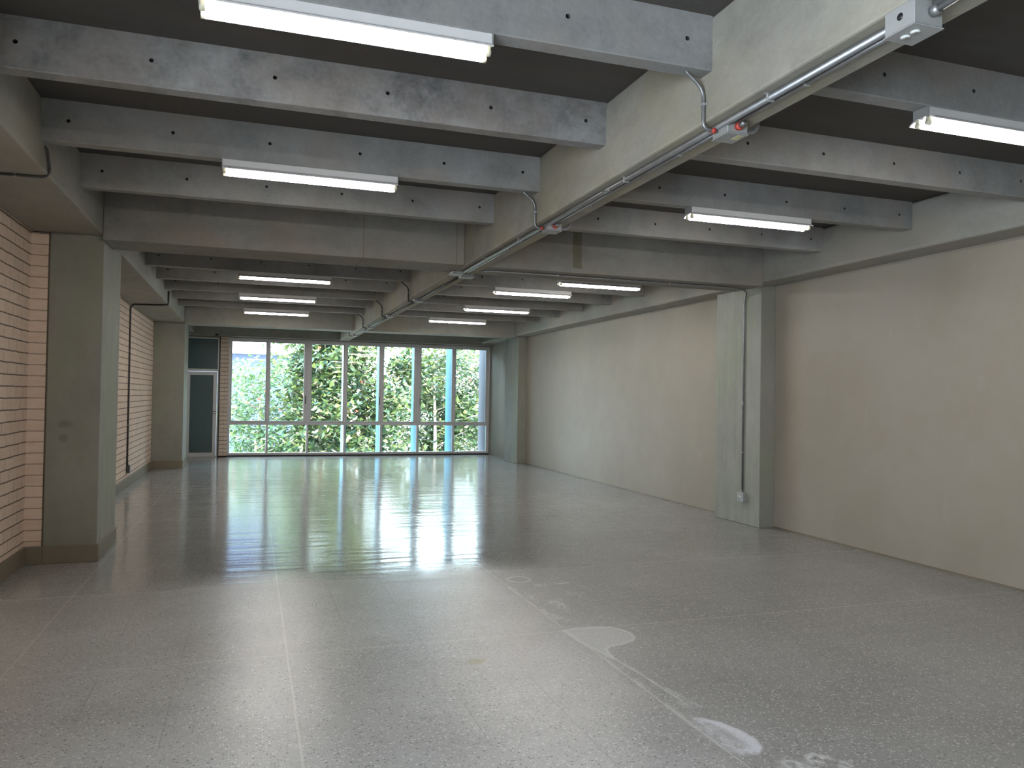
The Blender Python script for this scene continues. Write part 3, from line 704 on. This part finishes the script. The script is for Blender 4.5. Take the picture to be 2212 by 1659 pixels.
# small lens on the left edge beam and the little device over the door
t = thing('alarm_sensor', 'small black sensor with a thin bright rod above the glazed door', 'sensor', (-.80, T3A, 2.945))
MB().box(-.035, .035, -.05, 0, -.03, .01, .006).build('body', M['black'], t)
MB().cyl((0, -.03, .0), (-.14, -.05, .07), .006, 8).build('rod', M['alu_white'], t)
# round cover ring in the floor
t = thing('floor_cover', 'round floor access cover with a bright thin metal rim', 'floor cover', (2.195, 6.285, 0))
b_ = MB(); bb = bmesh.new(); k = 48; R1, R2, zt = .100, .093, .0018
v1 = [bb.verts.new((R1*math.cos(2*math.pi*i/k), R1*math.sin(2*math.pi*i/k), 0)) for i in range(k)]
v2 = [bb.verts.new((R1*math.cos(2*math.pi*i/k), R1*math.sin(2*math.pi*i/k), zt)) for i in range(k)]
v3 = [bb.verts.new((R2*math.cos(2*math.pi*i/k), R2*math.sin(2*math.pi*i/k), zt)) for i in range(k)]
v4 = [bb.verts.new((R2*math.cos(2*math.pi*i/k), R2*math.sin(2*math.pi*i/k), 0)) for i in range(k)]
for A, B in ((v1, v2), (v2, v3), (v3, v4)):
    for i in range(k): bb.faces.new((A[i], A[(i+1) % k], B[(i+1) % k], B[i]))
b_._in(bb); b_.build('rim', m_plain('worn_brass', (.85, .84, .80), .5, 0), t)

# ------------------------------------------------------------------ outside
struct(MB().box(-30, 40, 20.6, 70, -4.3, -4.0).build('ground', M['ground']))
for k, (x, lab) in enumerate([(2.30, 'thinnest looking turquoise fin outside, leftmost of the four'), (3.235, 'narrow turquoise fin outside, second from the left'),
                 (4.20, 'turquoise fin outside, left of the widest one'), (5.165, 'widest looking turquoise fin outside, second pane from the right')]):
    tag(MB().box(x, x+.05, 20.42, 21.28, -1.2, 3.9, .004).build('facade_fin', M['turquoise']), lab, 'facade fin', 'turquoise fins outside the window')
tag(MB().box(6.08, 6.35, 20.42, 21.12, -1.2, 3.9, .006).build('facade_pillar', M['lilac']), 'pale grey rendered pillar outside at the right end of the window', 'pillar')
# houses beyond
def house(x0, x1, y0, y1, z1, label, mat, band=None, wins=()):
    t = thing('building', label, 'building', ((x0+x1)/2, (y0+y1)/2, -4)); cx, cy = (x0+x1)/2, (y0+y1)/2
    MB().box(x0-cx, x1-cx, y0-cy, y1-cy, 0, z1+4, .03).build('wall', M[mat], t)
    MB().box(x0-cx-.4, x1-cx+.4, y0-cy-.6, y1-cy+.4, z1+4, z1+4.35, .03).build('roof', M['white_render'], t)
    if band: MB().box(x0-cx-.1, x1-cx+.1, y0-cy-.45, y0-cy+.1, band[0]+4, band[1]+4, .02).build('balcony_fascia', M['white_render'], t)
    for (a, c, e, g) in wins:
        MB().box(a-cx, c-cx, y0-cy-.03, y0-cy+.05, e+4, g+4).build('window', M['dark_win'], t)
house(-9, 3.2, 44, 52, 8.5, 'white building with blue grey upper storey behind the left trees', 'slate', (3.65, 4.3), [(-2.5, -1.2, 1.6, 2.9), (-.7, .4, 1.6, 2.9), (-5, -3.5, 1.6, 2.9), (-2.3, -.9, 4.8, 5.6)])
house(4.2, 16, 46, 54, 2.2, 'low pale building behind the right hand trees', 'white_render', (-.2, .5), [(6, 7.5, .9, 1.8), (9, 10.5, .9, 1.8)])
# trees
def tree(x, y, h, rad, n, size, mat, label, tr=.11, lean=(0, 0), zlo=-1.8, flowers=0, seed=1, squash=1.):
    R = random.Random(seed); t = thing('tree', label, 'tree', (x, y, -4), group='trees outside the window')
    base = Vector((0, 0, 0)); top = Vector((lean[0], lean[1], h+4))
    pts = []; k = 10
    for i in range(k+1):
        u = i/k; pts.append(base.lerp(top, u)+Vector((math.sin(u*5+seed)*.12, math.cos(u*4+seed)*.1, 0)))
    MB().tube(pts, tr, 9, radii=[tr*(1-.75*i/k) for i in range(k+1)]).build('trunk', M['bark'], t)
    tips = []
    for q in range(26):
        u = .34+.64*q/25; p = base.lerp(top, u)+Vector((math.sin(u*5+seed)*.12, math.cos(u*4+seed)*.1, 0)); a = R.uniform(0, 6.28)
        L = rad*R.uniform(.55, 1.)*(1-.35*abs(u-.6)); e = p+Vector((math.cos(a)*L, math.sin(a)*L*squash, R.uniform(-.1, .9)))
        mid = p.lerp(e, .5)+Vector((R.uniform(-.15, .15), R.uniform(-.15, .15), R.uniform(-.1, .2)))
        MB().tube(bend([p, mid, e], .3, 4), .02, 6, radii=None).build('branch', M['bark'], t)
        for g in range(5): tips.append(p.lerp(e, .35+.65*g/4)+Vector((R.gauss(0, .12), R.gauss(0, .12), R.gauss(0, .12))))
    verts, faces, tone = [], [], []
    for i in range(n):
        c = R.choice(tips)+Vector((R.gauss(0, .30), R.gauss(0, .26), R.gauss(0, .30)))
        if c.z-4 < zlo-1: continue
        s = size*R.uniform(.65, 1.3); dvec = Vector((R.uniform(-1, 1), R.uniform(-1, 1), R.uniform(-.9, .4))).normalized()
        side = dvec.cross(Vector((R.uniform(-.5, .5), R.uniform(-.5, .5), 1))).normalized(); nrm = dvec.cross(side)
        b0 = len(verts); fold = .16*s
        prof = [(0, 0), (.3, .30), (.62, .27), (1, 0)]
        mids = [c+dvec*s*a for a, _ in prof]
        verts += [mids[0], mids[1]-nrm*fold*.5, mids[2]-nrm*fold*.5, mids[3]-nrm*fold, c+dvec*s*.3+side*s*.27+nrm*fold*.4, c+dvec*s*.64+side*s*.23+nrm*fold*.3, c+dvec*s*.3-side*s*.27+nrm*fold*.4, c+dvec*s*.64-side*s*.23+nrm*fold*.3]
        faces += [(b0, b0+4, b0+1), (b0+1, b0+4, b0+5, b0+2), (b0+2, b0+5, b0+3), (b0, b0+1, b0+6), (b0+1, b0+2, b0+7, b0+6), (b0+2, b0+3, b0+7)]
        tv = min(1, max(0, R.gauss(.48, .25))); tone += [tv]*8
    me = bpy.data.meshes.new('foliage'); me.from_pydata([tuple(v) for v in verts], [], faces); me.materials.append(M[mat])
    at = me.attributes.new('tone', 'FLOAT', 'POINT'); at.data.foreach_set('value', tone)
    o = bpy.data.objects.new('foliage', me); COL.objects.link(o); o.parent = t
    if flowers:
        fb = MB()
        for i in range(flowers):
            c = R.choice(tips)+Vector((R.gauss(0, .3), -abs(R.gauss(0, .3)), R.gauss(0, .3)))
            for g in range(4):
                dv = Vector((R.uniform(-1, 1), R.uniform(-1, 1), R.uniform(-.3, 1))).normalized()
                fb.cyl(c, c+dv*.06, .008, 5, r2=.022)
        fb.build('blossoms', M['blossom'], t)
    return t
tree(.2, 26.4, 2.0, 1.8, 4200, .17, 'leaf_c', 'pale green small tree outside the leftmost panes', .08, seed=3, flowers=8)
tree(1.95, 26.8, 3.8, 1.8, 5200, .24, 'leaf_a', 'broad leaved tree with red blossoms outside the second and third panes', .15, (.25, 0), seed=5, flowers=14)
tree(3.85, 26.4, 3.9, 1.9, 5600, .23, 'leaf_a', 'broad leaved tree with slim trunk outside the middle panes', .12, (-.2, .1), seed=8, flowers=14)
tree(6.0, 27.0, 3.2, 1.9, 5200, .22, 'leaf_a', 'yellow green broad leaved tree outside the fifth pane', .11, (.2, 0), seed=12, flowers=10)
tree(8.6, 27.4, 4.2, 2.1, 9000, .13, 'leaf_b', 'dense small leaved tree outside the rightmost panes', .13, (-.2, 0), seed=15, flowers=6)
tree(7.3, 31.0, 4.2, 2.3, 4200, .22, 'leaf_b', 'darker tree standing farther back behind the right hand trees', .14, seed=21)
tree(3.0, 31.0, 4.5, 2.4, 4200, .22, 'leaf_b', 'darker tree standing farther back behind the middle trees', .14, seed=25)
